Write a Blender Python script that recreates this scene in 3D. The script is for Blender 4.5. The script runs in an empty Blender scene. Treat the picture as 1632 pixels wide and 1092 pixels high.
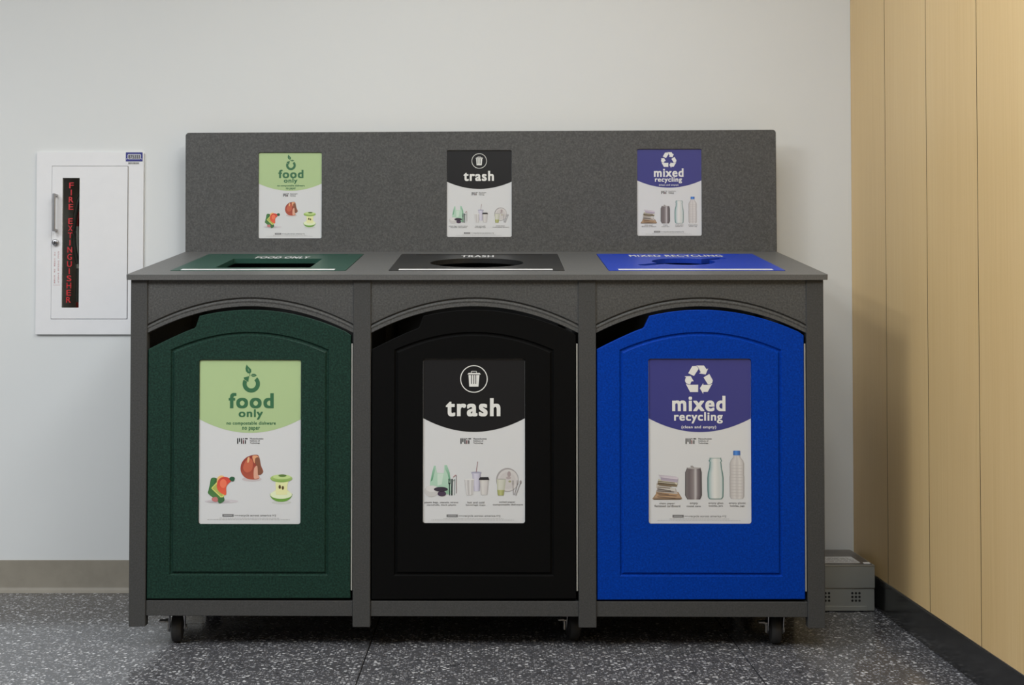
import bpy, bmesh, math, random
from mathutils import Vector, Matrix
from mathutils.geometry import tessellate_polygon

scene = bpy.context.scene
col = scene.collection
random.seed(7)

# ------------------------------------------------------------------ camera
F_PX, IMG_W, IMG_H = 2016.0, 1632.0, 1092.0
PX, PY = 781.7, 453.8
YAW, PIT, ROL = .0026, .0243, -.0002
cam_d = bpy.data.cameras.new('camera')
cam_d.sensor_fit = 'HORIZONTAL'; cam_d.sensor_width = 36.0
cam_d.lens = F_PX * 36.0 / IMG_W
cam_d.shift_x = (IMG_W / 2 - PX) / IMG_W
cam_d.shift_y = (PY - IMG_H / 2) / IMG_W
cam = bpy.data.objects.new('camera', cam_d); col.objects.link(cam)
def _rot():
    c, s = math.cos(YAW), math.sin(YAW); A = Matrix(((c, -s, 0), (s, c, 0), (0, 0, 1)))
    c, s = math.cos(PIT), math.sin(PIT); B = Matrix(((1, 0, 0), (0, c, s), (0, -s, c)))
    c, s = math.cos(ROL), math.sin(ROL); C = Matrix(((c, 0, -s), (0, 1, 0), (s, 0, c)))
    return C @ B @ A
_R = _rot()
right, fwd, up = _R[0], _R[1], _R[2]
cm = Matrix(((right.x, up.x, -fwd.x), (right.y, up.y, -fwd.y), (right.z, up.z, -fwd.z))).to_4x4()
cm.translation = (0.0295, -3.4004, 0.8942)
cam.matrix_world = cm
scene.camera = cam

# ------------------------------------------------------------------ world, lights, exposure
world = bpy.data.worlds.new('world'); scene.world = world
world.use_nodes = True
world.node_tree.nodes['Background'].inputs[0].default_value = (.95, .97, 1.0, 1)
world.node_tree.nodes['Background'].inputs[1].default_value = .28

LIGHTS = ((-3.2, -2.5, 78), (-1.8, -1.9, 50), (-.2, -.8, 11), (.5, -2.0, 30), (.6, -.8, 9), (-1.0, -5.5, 18))
def area(name, loc, sx, sy, power, color=(.94, .975, 1.0)):
    l = bpy.data.lights.new(name, 'AREA'); l.shape = 'RECTANGLE'
    l.size, l.size_y, l.energy, l.color = sx, sy, power, color
    o = bpy.data.objects.new(name, l); o.location = loc; col.objects.link(o)
    return o
for lx, ly, pw in LIGHTS:
    area('ceiling_panel_light', (lx, ly, 2.74), .6, 1.2, pw)

vs = scene.view_settings
vs.view_transform = 'Standard'; vs.look = 'None'; vs.gamma = 1.0; vs.use_curve_mapping = False
vs.exposure = -.04

# ------------------------------------------------------------------ colour helpers
def lin(v):
    v = v / 255.0
    return v / 12.92 if v <= .04045 else ((v + .055) / 1.055) ** 2.4
REF = lin(200)
def alb(r, g, b, white=.78):
    """albedo of something that looks r,g,b beside a white wall that looks 200"""
    return tuple(min(.92, lin(c) / REF * white) for c in (r, g, b))

# ------------------------------------------------------------------ materials
MATS = {}
def new_mat(name):
    m = bpy.data.materials.new(name); m.use_nodes = True
    nt = m.node_tree; b = nt.nodes['Principled BSDF']
    MATS[name] = m
    return m, nt, b
def pos(nt):
    return nt.nodes.new('ShaderNodeNewGeometry').outputs['Position']
def objco(nt):
    return nt.nodes.new('ShaderNodeTexCoord').outputs['Object']
def noise(nt, vec, scale, detail=2, rough=.5):
    n = nt.nodes.new('ShaderNodeTexNoise'); n.inputs['Scale'].default_value = scale
    n.inputs['Detail'].default_value = detail; n.inputs['Roughness'].default_value = rough
    nt.links.new(vec, n.inputs['Vector']); return n.outputs['Fac']
def ramp(nt, fac, stops):
    r = nt.nodes.new('ShaderNodeValToRGB'); e = r.color_ramp.elements
    while len(e) < len(stops): e.new(.5)
    for el, (p, c) in zip(e, stops):
        el.position = p; el.color = (*c, 1) if len(c) == 3 else c
    nt.links.new(fac, r.inputs['Fac']); return r.outputs['Color']
def bump(nt, b, h, strength, dist):
    n = nt.nodes.new('ShaderNodeBump'); n.inputs['Strength'].default_value = strength
    n.inputs['Distance'].default_value = dist
    nt.links.new(h, n.inputs['Height']); nt.links.new(n.outputs['Normal'], b.inputs['Normal'])
def mul(c, k): return tuple(x * k for x in c)

def plain(name, c, rough=.5, metal=0, spec=.5, var=.06, vscale=30):
    m, nt, b = new_mat(name)
    f = noise(nt, objco(nt), vscale, 2)
    nt.links.new(ramp(nt, f, [(.3, mul(c, 1 - var)), (.7, mul(c, 1 + var))]), b.inputs['Base Color'])
    b.inputs['Roughness'].default_value = rough; b.inputs['Metallic'].default_value = metal
    b.inputs['Specular IOR Level'].default_value = spec
    return m
def speckled(name, c, rough=.5, var=.22, scale=230, bstr=.35, spec=.4):
    """moulded recycled-plastic sheet: fine mottled grain with an orange-peel relief"""
    m, nt, b = new_mat(name)
    p = objco(nt)
    f = noise(nt, p, scale, 3, .6)
    nt.links.new(ramp(nt, f, [(.3, mul(c, 1 - var)), (.5, c), (.72, mul(c, 1 + var * 1.5))]), b.inputs['Base Color'])
    b.inputs['Roughness'].default_value = rough; b.inputs['Specular IOR Level'].default_value = spec
    bump(nt, b, f, bstr, .0008)
    return m

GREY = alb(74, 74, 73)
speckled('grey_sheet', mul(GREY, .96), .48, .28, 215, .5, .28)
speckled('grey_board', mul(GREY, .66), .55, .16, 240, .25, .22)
speckled('grey_top', mul(GREY, 1.35), .46, .14, 260, .15, .6)  # same plastic as grey_sheet, base colour lightened to carry the grazing sheen
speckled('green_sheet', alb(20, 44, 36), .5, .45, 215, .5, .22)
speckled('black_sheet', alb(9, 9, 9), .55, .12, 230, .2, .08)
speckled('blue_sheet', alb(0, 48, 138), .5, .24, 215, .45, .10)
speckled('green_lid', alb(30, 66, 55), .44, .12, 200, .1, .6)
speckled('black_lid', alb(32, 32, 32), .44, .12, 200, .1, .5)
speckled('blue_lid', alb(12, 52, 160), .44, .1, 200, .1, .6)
plain('dark_inside', (.012, .012, .012), .8)
plain('white_paint', alb(206, 206, 207), .45, var=.01)
plain('chrome', (.42, .42, .43), .3, 1)
plain('steel', (.55, .54, .52), .38, 1)
plain('hinge_metal', alb(165, 163, 155), .4, .3)
plain('rubber', (.022, .021, .02), .6)
plain('hub_plastic', (.035, .034, .036), .4)
plain('white_strip', alb(235, 236, 234, .8), .3, var=.03, vscale=40)
plain('red_paint', (.35, .02, .02), .3)
plain('case_metal', alb(140, 142, 138), .38, .3, var=.06, vscale=9)
plain('case_top', alb(95, 90, 86), .35, .2, var=.2, vscale=14)
plain('case_hole', (.01, .01, .01), .9)
plain('cabinet_tub', (.74, .73, .68), .5)
plain('joint', (.012, .012, .013), .8)
plain('wood_joint', (.05, .025, .008), .9)

# white wall
m, nt, b = new_mat('wall_paint')
f = noise(nt, pos(nt), 1.3, 3)
nt.links.new(ramp(nt, f, [(.3, (.745, .762, .757)), (.7, (.765, .782, .776))]), b.inputs['Base Color'])
b.inputs['Roughness'].default_value = .75
bump(nt, b, noise(nt, pos(nt), 160, 2), .05, .0006)
# ceiling / far walls
plain('ceiling_paint', (.75, .75, .74), .9, var=.02)
plain('rear_paint', (.16, .13, .10), .8, var=.05, vscale=2)
# vinyl cove base
m, nt, b = new_mat('vinyl_base')
f = noise(nt, pos(nt), 14, 5, .65)
c = alb(126, 120, 108)
nt.links.new(ramp(nt, f, [(.25, mul(c, .86)), (.55, c), (.8, mul(c, 1.06))]), b.inputs['Base Color'])
b.inputs['Roughness'].default_value = .5
# polished black base
m, nt, b = new_mat('black_base')
f = noise(nt, pos(nt), 25, 4)
nt.links.new(ramp(nt, f, [(.3, (.022, .022, .022)), (.7, (.032, .032, .031))]), b.inputs['Base Color'])
b.inputs['Roughness'].default_value = .16
# light vertical-grain maple veneer
m, nt, b = new_mat('maple_veneer')
mp = nt.nodes.new('ShaderNodeMapping'); nt.links.new(pos(nt), mp.inputs['Vector'])
mp.inputs['Scale'].default_value = (1, 1, .012)
f1 = noise(nt, mp.outputs['Vector'], 210, 3, .6)
mp2 = nt.nodes.new('ShaderNodeMapping'); nt.links.new(pos(nt), mp2.inputs['Vector'])
mp2.inputs['Scale'].default_value = (1, 1, .12)
f2 = noise(nt, mp2.outputs['Vector'], 7, 2)
oi = nt.nodes.new('ShaderNodeObjectInfo')
mx = nt.nodes.new('ShaderNodeMath'); mx.operation = 'MULTIPLY_ADD'
nt.links.new(f1, mx.inputs[0]); mx.inputs[1].default_value = .55
mx2 = nt.nodes.new('ShaderNodeMath'); mx2.operation = 'MULTIPLY_ADD'
nt.links.new(f2, mx2.inputs[0]); mx2.inputs[1].default_value = .35
mx3 = nt.nodes.new('ShaderNodeMath'); mx3.operation = 'MULTIPLY'; mx3.inputs[1].default_value = .10
nt.links.new(oi.outputs['Random'], mx3.inputs[0]); nt.links.new(mx3.outputs[0], mx2.inputs[2])
nt.links.new(mx2.outputs[0], mx.inputs[2])
nt.links.new(ramp(nt, mx.outputs[0], [(.2, alb(191, 161, 110)), (.5, alb(200, 171, 122)), (.8, alb(206, 180, 132))]), b.inputs['Base Color'])
b.inputs['Roughness'].default_value = .4; b.inputs['Specular IOR Level'].default_value = .35
# terrazzo
m, nt, b = new_mat('terrazzo')
P = pos(nt)
def vor(scale, rnd=1.0):
    v = nt.nodes.new('ShaderNodeTexVoronoi'); v.inputs['Scale'].default_value = scale
    v.inputs['Randomness'].default_value = rnd
    nt.links.new(P, v.inputs['Vector']); return v
def sep(c):
    s = nt.nodes.new('ShaderNodeSeparateColor'); nt.links.new(c, s.inputs[0]); return s
def mth(op, a, bb):
    n = nt.nodes.new('ShaderNodeMath'); n.operation = op
    for i, v in enumerate((a, bb)):
        if isinstance(v, (int, float)): n.inputs[i].default_value = v
        else: nt.links.new(v, n.inputs[i])
    return n.outputs[0]
def mixc(fac, a, bb):
    n = nt.nodes.new('ShaderNodeMix'); n.data_type = 'RGBA'
    nt.links.new(fac, n.inputs[0])
    for s, v in ((n.inputs[6], a), (n.inputs[7], bb)):
        if isinstance(v, tuple): s.default_value = (*v, 1)
        else: nt.links.new(v, s)
    return n.outputs[2]
TB = alb(76, 76, 79)
base = ramp(nt, noise(nt, P, 60, 4, .7), [(.3, mul(TB, .72)), (.7, mul(TB, 1.15))])
out = base
for sc_, thr, rad, lo, hi in ((170, .46, .40, alb(92, 92, 96), alb(150, 150, 153)), (105, .60, .36, alb(112, 112, 116), alb(192, 192, 194)), (75, .86, .40, alb(55, 55, 58), alb(70, 70, 72))):
    v = vor(sc_); s = sep(v.outputs['Color'])
    inside = mth('LESS_THAN', v.outputs['Distance'], mth('MULTIPLY', mth('ADD', s.outputs[1], .55), rad))
    pick = mth('GREATER_THAN', s.outputs[0], thr)
    fac = mth('MULTIPLY', inside, pick)
    cc = ramp(nt, s.outputs[2], [(0, lo), (1, hi)])
    out = mixc(fac, out, cc)
nt.links.new(out, b.inputs['Base Color'])
b.inputs['Roughness'].default_value = .15; b.inputs['Specular IOR Level'].default_value = .6
# flat print: colour comes with the printed shape
m, nt, b = new_mat('print')
a = nt.nodes.new('ShaderNodeVertexColor'); a.layer_name = 'Col'
nt.links.new(a.outputs['Color'], b.inputs['Base Color'])
b.inputs['Roughness'].default_value = .45
b.inputs['Coat Weight'].default_value = .3; b.inputs['Coat Roughness'].default_value = .06
m, nt, b = new_mat('paper')
f = noise(nt, objco(nt), 3, 2)
nt.links.new(ramp(nt, f, [(.3, (.715, .722, .725)), (.7, (.73, .737, .74))]), b.inputs['Base Color'])
b.inputs['Roughness'].default_value = .45
b.inputs['Coat Weight'].default_value = .3; b.inputs['Coat Roughness'].default_value = .06
# clear glass of the extinguisher cabinet
m, nt, b = new_mat('clear_glass')
nt.nodes.remove(b)
tr_ = nt.nodes.new('ShaderNodeBsdfTransparent'); tr_.inputs[0].default_value = (.93, .95, .92, 1)
gl_ = nt.nodes.new('ShaderNodeBsdfGlossy'); gl_.inputs['Roughness'].default_value = .03
fz_ = nt.nodes.new('ShaderNodeFresnel'); fz_.inputs[0].default_value = 1.45
ms_ = nt.nodes.new('ShaderNodeMixShader')
nt.links.new(fz_.outputs[0], ms_.inputs[0]); nt.links.new(tr_.outputs[0], ms_.inputs[1]); nt.links.new(gl_.outputs[0], ms_.inputs[2])
nt.links.new(ms_.outputs[0], nt.nodes['Material Output'].inputs['Surface'])

# ------------------------------------------------------------------ mesh helpers
class MB:
    def __init__(s): s.bm = bmesh.new()
    def _merge(s, b2):
        me = bpy.data.meshes.new('tmp'); b2.to_mesh(me); b2.free()
        s.bm.from_mesh(me); bpy.data.meshes.remove(me)
    def box(s, x0, x1, y0, y1, z0, z1, bev=0, seg=1, M=None):
        b2 = bmesh.new()
        r = bmesh.ops.create_cube(b2, size=1)
        bmesh.ops.scale(b2, vec=(x1 - x0, y1 - y0, z1 - z0), verts=b2.verts)
        bmesh.ops.translate(b2, vec=((x0 + x1) / 2, (y0 + y1) / 2, (z0 + z1) / 2), verts=b2.verts)
        if bev: bmesh.ops.bevel(b2, geom=b2.edges[:], offset=bev, segments=seg, affect='EDGES', profile=.6)
        if M is not None: b2.transform(M)
        s._merge(b2); return s
    def raw(s, verts, faces):
        vs_ = [s.bm.verts.new(v) for v in verts]
        for f in faces:
            try: s.bm.faces.new([vs_[i] for i in f])
            except ValueError: pass
        return s
    def prism(s, poly, y0, y1, holes=()):
        """poly in (x,z), extruded from y0 (front) to y1"""
        loops = [poly] + list(holes)
        flat = [p for l in loops for p in l]
        tris = tessellate_polygon([[Vector((p[0], p[1], 0)) for p in l] for l in loops])
        n = len(flat)
        verts = [(p[0], y0, p[1]) for p in flat] + [(p[0], y1, p[1]) for p in flat]
        faces = [t for t in tris] + [tuple(i + n for i in reversed(t)) for t in tris]
        k = 0
        for l in loops:
            m_ = len(l)
            for i in range(m_):
                a_, b_ = k + i, k + (i + 1) % m_
                faces.append((a_, b_, b_ + n, a_ + n))
            k += m_
        return s.raw(verts, faces)
    def cyl(s, p0, p1, r0, r1=None, n=24, caps=True):
        r1 = r0 if r1 is None else r1
        p0, p1 = Vector(p0), Vector(p1); d = (p1 - p0).normalized()
        q = d.to_track_quat('Z', 'Y').to_matrix()
        vs_ = []
        for p, r in ((p0, r0), (p1, r1)):
            for i in range(n):
                a_ = 2 * math.pi * i / n
                vs_.append(p + q @ Vector((math.cos(a_) * r, math.sin(a_) * r, 0)))
        fs = [(i, (i + 1) % n, n + (i + 1) % n, n + i) for i in range(n)]
        if caps: fs += [tuple(reversed(range(n))), tuple(range(n, 2 * n))]
        return s.raw(vs_, fs)
    def lathe(s, prof, origin=(0, 0, 0), axis='Z', n=32):
        """prof: list of (r, h) along the axis"""
        o = Vector(origin); vs_ = []
        for r, h in prof:
            for i in range(n):
                a_ = 2 * math.pi * i / n; c_, s_ = math.cos(a_) * r, math.sin(a_) * r
                v = (c_, s_, h) if axis == 'Z' else (h, c_, s_) if axis == 'X' else (c_, h, s_)
                vs_.append(o + Vector(v))
        fs = []
        for k in range(len(prof) - 1):
            for i in range(n):
                fs.append((k * n + i, k * n + (i + 1) % n, (k + 1) * n + (i + 1) % n, (k + 1) * n + i))
        fs += [tuple(range(n)), tuple(range((len(prof) - 1) * n, len(prof) * n))]
        return s.raw(vs_, fs)
    def tube(s, pts, r, n=10):
        pts = [Vector(p) for p in pts]
        vs_ = []
        for i, p in enumerate(pts):
            d = (pts[min(i + 1, len(pts) - 1)] - pts[max(i - 1, 0)]).normalized()
            q = d.to_track_quat('Z', 'Y').to_matrix()
            for k in range(n):
                a_ = 2 * math.pi * k / n
                vs_.append(p + q @ Vector((math.cos(a_) * r, math.sin(a_) * r, 0)))
        fs = []
        for i in range(len(pts) - 1):
            for k in range(n):
                fs.append((i * n + k, i * n + (k + 1) % n, (i + 1) * n + (k + 1) % n, (i + 1) * n + k))
        fs += [tuple(range(n)), tuple(range((len(pts) - 1) * n, len(pts) * n))]
        return s.raw(vs_, fs)
    def build(s, name, mat, parent=None, smooth=0, loc=None, rot=None):
        bmesh.ops.remove_doubles(s.bm, verts=s.bm.verts, dist=1e-6)
        bmesh.ops.recalc_face_normals(s.bm, faces=s.bm.faces)
        me = bpy.data.meshes.new(name); s.bm.to_mesh(me); s.bm.free()
        me.materials.append(MATS[mat])
        if smooth:
            me.polygons.foreach_set('use_smooth', [True] * len(me.polygons))
            me.set_sharp_from_angle(angle=math.radians(smooth))
        o = bpy.data.objects.new(name, me); col.objects.link(o)
        if parent: o.parent = parent
        if loc: o.location = loc
        if rot: o.rotation_euler = rot
        return o
def tag(o, label=None, cat=None, group=None, kind=None):
    for k, v in (('label', label), ('category', cat), ('group', group), ('kind', kind)):
        if v: o[k] = v
    return o
def empty(name, loc=(0, 0, 0), rz=0):
    o = bpy.data.objects.new(name, None); o.location = loc; o.rotation_euler = (0, 0, rz)
    o.empty_display_size = .1; col.objects.link(o); return o

# ------------------------------------------------------------------ printing helpers
_txt = {}
def text_mesh(body, bold, italic=0):
    key = (body, bold)
    if key not in _txt:
        c_ = bpy.data.curves.new('t', 'FONT'); c_.body = body; c_.size = 1; c_.offset = 0
        c_.resolution_u = 5; c_.fill_mode = 'FRONT'
        if bold > .01: c_.space_character = 1 + bold * 4.2
        o = bpy.data.objects.new('t', c_); col.objects.link(o)
        dg = bpy.context.evaluated_depsgraph_get()
        me = bpy.data.meshes.new_from_object(o.evaluated_get(dg))
        vs_ = [(v.co.x, v.co.y) for v in me.vertices]; fs = [tuple(p.vertices) for p in me.polygons]
        bpy.data.objects.remove(o); bpy.data.curves.remove(c_); bpy.data.meshes.remove(me)
        lay = [0] * len(vs_)
        if bold:
            v0, f0 = list(vs_), list(fs)
            for j in range(24):
                a_ = 2 * math.pi * j / 24; k_ = len(vs_)
                m_ = max(abs(math.cos(a_)), abs(math.sin(a_)))
                ox_, oy_ = bold * math.cos(a_) / m_, bold * .62 * math.sin(a_) / m_
                lay += [.035 * (j + 1)] * len(v0)
                vs_ = vs_ + [(x + ox_, y + oy_) for x, y in v0]
                fs = fs + [tuple(i + k_ for i in f) for f in f0]
        _txt[key] = (vs_, fs, lay)
    return _txt[key]
class Print:
    """flat coloured shapes in a plane; x right, y up, one layer above the other"""
    def __init__(s): s.v, s.f, s.c, s.l = [], [], [], []
    def add(s, vs_, fs, cs, layer):
        k = len(s.v); s.v += vs_; s.c += cs; s.l += [layer] * len(vs_)
        s.f += [tuple(i + k for i in f) for f in fs]
    def poly(s, pts, c, layer=1, c2=None):
        """c2: colour reached at the lowest point"""
        tr = [tuple(t) for t in tessellate_polygon([[Vector((p[0], p[1], 0)) for p in pts]])]
        if c2:
            ys = [p[1] for p in pts]; a_, b_ = max(ys), min(ys)
            cs = [tuple(c[i] + (c2[i] - c[i]) * (a_ - p[1]) / (a_ - b_) for i in range(3)) for p in pts]
        else: cs = [c] * len(pts)
        s.add(list(pts), tr, cs, layer)
    def blob(s, pts, c, layer=1, c2=None, k=5):
        n = len(pts); out_ = []
        for i in range(n):
            a_, b_, c_, d_ = (Vector(pts[(i + j) % n]) for j in (-1, 0, 1, 2))
            for j in range(k):
                t = j / k
                out_.append(tuple(.5 * ((2 * b_) + (c_ - a_) * t + (2 * a_ - 5 * b_ + 4 * c_ - d_) * t * t + (3 * b_ - a_ - 3 * c_ + d_) * t ** 3)))
        s.poly(out_, c, layer, c2)
    def ell(s, cx, cy, rx, ry, c, layer=1, a0=0, a1=360, n=36, c2=None):
        s.poly([(cx + rx * math.cos(math.radians(a0 + (a1 - a0) * i / n)), cy + ry * math.sin(math.radians(a0 + (a1 - a0) * i / n))) for i in range(n if a1 - a0 == 360 else n + 1)], c, layer, c2)
    def ring(s, cx, cy, ro, ri, c, layer=1, a0=0, a1=360, n=48):
        vs_ = []
        for i in range(n + 1):
            a_ = math.radians(a0 + (a1 - a0) * i / n)
            vs_ += [(cx + ro * math.cos(a_), cy + ro * math.sin(a_)), (cx + ri * math.cos(a_), cy + ri * math.sin(a_))]
        s.add(vs_, [(2 * i, 2 * i + 1, 2 * i + 3, 2 * i + 2) for i in range(n)], [c] * len(vs_), layer)
    def line(s, pts, w, c, layer=1):
        for (x0, y0), (x1, y1) in zip(pts, pts[1:]):
            d = math.hypot(x1 - x0, y1 - y0) or 1; nx, ny = -(y1 - y0) / d * w / 2, (x1 - x0) / d * w / 2
            s.add([(x0 + nx, y0 + ny), (x0 - nx, y0 - ny), (x1 - nx, y1 - ny), (x1 + nx, y1 + ny)], [(0, 1, 2, 3)], [c] * 4, layer)
    def lathe(s, rows, shades, layer=1):
        """rows: (y, x_left, x_right) top to bottom; shades: (t, colour) across"""
        n = len(shades); vs_, cs = [], []
        for y, a_, b_ in rows:
            for t, c in shades: vs_.append((a_ + (b_ - a_) * t, y)); cs.append(c)
        fs = [(r * n + i, r * n + i + 1, (r + 1) * n + i + 1, (r + 1) * n + i) for r in range(len(rows) - 1) for i in range(n - 1)]
        s.add(vs_, fs, cs, layer)
    def text(s, body, x0, y0, x1, y1, c, layer=2, bold=.0):
        """fits the lettering into the box x0..x1 (left, right), y0..y1 (top, bottom)"""
        vs_, fs, lay = text_mesh(body, bold)
        xs = [v[0] for v in vs_]; ys = [v[1] for v in vs_]
        ax, bx, ay, by = min(xs), max(xs), min(ys), max(ys)
        s.add([(x0 + (v[0] - ax) / (bx - ax) * (x1 - x0), y1 + (v[1] - ay) / (by - ay) * (y0 - y1)) for v in vs_], fs, [c] * len(vs_), layer)
        s.l[-len(lay):] = [layer + q for q in lay]
    def build(s, name, parent, fn=None, flat=False, step=.00012, base=.0002):
        if fn: s.v = [fn(p) for p in s.v]
        co = [(p[0], p[1], base + step * l) if flat else (p[0], -base - step * l, p[1]) for p, l in zip(s.v, s.l)]
        me = bpy.data.meshes.new(name); me.from_pydata(co, [], s.f)
        bm = bmesh.new(); bm.from_mesh(me)
        bm.normal_update()
        want = Vector((0, 0, 1)) if flat else Vector((0, -1, 0))
        bmesh.ops.reverse_faces(bm, faces=[f for f in bm.faces if f.normal.dot(want) < 0])
        bm.to_mesh(me); bm.free()
        at = me.color_attributes.new('Col', 'FLOAT_COLOR', 'POINT')
        at.data.foreach_set('color', [x for c in s.c for x in (*c, 1)])
        me.materials.append(MATS['print'])
        o = bpy.data.objects.new(name, me); col.objects.link(o); o.parent = parent
        return o

# ================================================================== SETTING
YW, XR = .7148, 1.2173
CEIL = 2.8
# back wall with the recess of the extinguisher cabinet
EX0, EX1, EZ0, EZ1 = -1.3985, -1.1245, .868, 1.393
w = MB()
xa, xb = -4.2, XR + .1
w.box(xa, EX0, YW, YW + .25, 0, CEIL).box(EX1, xb, YW, YW + .25, 0, CEIL)
w.box(EX0, EX1, YW, YW + .25, 0, EZ0).box(EX0, EX1, YW, YW + .25, EZ1, CEIL)
w.box(EX0, EX1, YW + .146, YW + .25, EZ0, EZ1)
tag(w.build('wall_back', 'wall_paint'), 'white painted wall behind the waste station', kind='structure')
tag(MB().box(-4.2, XR + .1, -8, YW + .25, CEIL, CEIL + .05).build('ceiling', 'ceiling_paint'), kind='structure')
tag(MB().box(-4.2, XR + .1, -8.1, -8, 0, CEIL).build('wall_rear', 'rear_paint'), kind='structure')
# cove base
prof = [(0, 0), (-.016, 0), (-.013, .004), (-.007, .011), (-.0045, .018), (-.004, .098), (-.003, .1025), (0, .1025)]
vs_ = [(x, YW + y, z) for x in (-4.2, XR) for y, z in prof]
n = len(prof)
bb = MB().raw(vs_, [(i, i + 1, n + i + 1, n + i) for i in range(n - 1)] + [tuple(range(n)), tuple(range(n, 2 * n))])
tag(bb.build('baseboard_back', 'vinyl_base', smooth=30), 'taupe vinyl cove base along the white wall', kind='structure')

# floor: slabs of terrazzo with recessed joints
fl = MB().box(-4.2, XR + .1, -8, YW + .25, -.05, -.004).build('floor', 'joint')
tag(fl, 'speckled grey terrazzo floor', kind='structure')
SX = [-2.2765, -.2885, .7055]
SY = [.2912 - 1.0 * k for k in range(0, 9)]
slab_mesh = {}
def slab(x0, x1, y0, y1):
    key = (round(x1 - x0, 4), round(y1 - y0, 4))
    if key not in slab_mesh:
        o = MB().box(-key[0] / 2 + .0018, key[0] / 2 - .0018, -key[1] / 2 + .0014, key[1] / 2 - .0014, -.02, 0, .0006).build('terrazzo_slab', 'terrazzo', fl)
        slab_mesh[key] = o.data
    else:
        o = bpy.data.objects.new('terrazzo_slab', slab_mesh[key]); col.objects.link(o); o.parent = fl
    o.location = ((x0 + x1) / 2, (y0 + y1) / 2, 0)
xs = [-4.2] + [x for x in SX if x > -4.2] + [XR + .05]
ys = [YW + .05] + SY
for x0, x1 in zip(xs, xs[1:]):
    for y1, y0 in zip(ys, ys[1:]): slab(x0, x1, y0, y1)

# right wall: maple panels on a dark base
wr = MB().box(XR + .018, XR + .12, -8, YW, 0, CEIL).build('wall_right', 'wood_joint')
tag(wr, 'maple veneer panelled wall', kind='structure')
PW_ = .3539
for k in range(24):
    y1 = YW - .001 - PW_ * k; y0 = y1 - PW_ + .0035
    if k == 0:
        pm = MB().box(0, .018, -(PW_ - .0035) / 2, (PW_ - .0035) / 2, .0985, CEIL).build('wood_panel', 'maple_veneer', wr)
        po = pm
        pm.data.materials.append(MATS['wood_joint'])
        for f_ in pm.data.polygons:
            if abs(f_.normal.y) > .5: f_.material_index = 1
    else:
        po = bpy.data.objects.new('wood_panel', pm.data); col.objects.link(po); po.parent = wr
    po.location = (XR, (y0 + y1) / 2, 0)
tag(MB().box(XR - .0015, XR + .018, -8, YW - .004, 0, .0945, .0012).build('baseboard_right', 'black_base'), 'glossy black base under the maple panels', kind='structure')
tag(MB().box(XR + .001, XR + .017, -8, YW - .002, .0945, .0985).build('trim_1', 'steel'), 'thin metal strip between black base and maple', kind='structure')

# ================================================================== WASTE STATION
st = empty('waste_station', (0, 0, 0), -.012)
tag(st, 'charcoal plastic three-bin waste station on casters with sign backboard', 'waste station')
ZC, ZB, DEP = 1.0035, 1.0967, .6208
SLOPE = math.atan2(ZB - ZC, DEP + .012)
BAYS = [(-.8865, -.3305), (-.2835, .2745), (.3215, .8855)]
POSTS = [(-.931, -.8865), (-.3305, -.2835), (.2745, .3215), (.8855, .931)]
RAIL0, RAIL1 = .0885, .129
def top_z(y): return ZC + (y + .012) * math.tan(SLOPE)

for x0, x1 in POSTS:
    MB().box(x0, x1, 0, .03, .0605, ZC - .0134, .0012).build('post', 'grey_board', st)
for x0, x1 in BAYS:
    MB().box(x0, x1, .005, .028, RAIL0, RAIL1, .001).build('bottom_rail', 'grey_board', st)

# side, back and floor panels
for sx in (-1, 1):
    x0, x1 = (-.929, -.911) if sx < 0 else (.911, .929)
    y0, y1 = .03, .600
    MB().raw([(x, y, z) for x in (x0, x1) for y, z in ((y0, RAIL0), (y1, RAIL0), (y1, top_z(y1) - .017), (y0, top_z(y0) - .017))],
             [(0, 1, 2, 3), (4, 5, 6, 7), (0, 1, 5, 4), (1, 2, 6, 5), (2, 3, 7, 6), (3, 0, 4, 7)]).build('side_panel', 'grey_sheet', st)
MB().box(-.911, .911, .588, .600, RAIL0, 1.06).build('back_panel', 'grey_sheet', st)
MB().box(-.911, .911, .028, .588, .103, .118).build('base_panel', 'dark_inside', st)
for x0, x1 in POSTS[1:3]:
    xm = (x0 + x1) / 2
    MB().box(xm - .009, xm + .009, .03, .588, .118, .97).build('partition', 'dark_inside', st)

# aprons with an arched, grooved lower edge
def arch(dx, hw, apex, end): return apex - (apex - end) * (dx / hw) ** 2
for x0, x1 in BAYS:
    xm, hw = (x0 + x1) / 2, (x1 - x0) / 2
    N = 44
    sec = [(0, .024), (0, .0055), (.001, .0045), (.0100, .0045), (.0140, .0026), (.0165, .0028), (.0190, .0055), (.0205, .0105), (.0215, .0105), (.0245, .0050), (.0262, .0045)]
    vs_, fs = [], []
    for i in range(N + 1):
        x = x0 + (x1 - x0) * i / N
        za = arch(x - xm, hw, .9185, .8465)
        row = [(x, y, za + t) for t, y in sec] + [(x, .0045, ZC - .0134), (x, .024, ZC - .0134)]
        vs_ += row
    m_ = len(sec) + 2
    for i in range(N):
        for k in range(m_):
            k2 = (k + 1) % m_
            fs.append((i * m_ + k, i * m_ + k2, (i + 1) * m_ + k2, (i + 1) * m_ + k))
    fs += [tuple(range(m_)), tuple(range(N * m_, (N + 1) * m_))]
    MB().raw(vs_, fs).build('arched_apron', 'grey_sheet', st, smooth=25)

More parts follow.
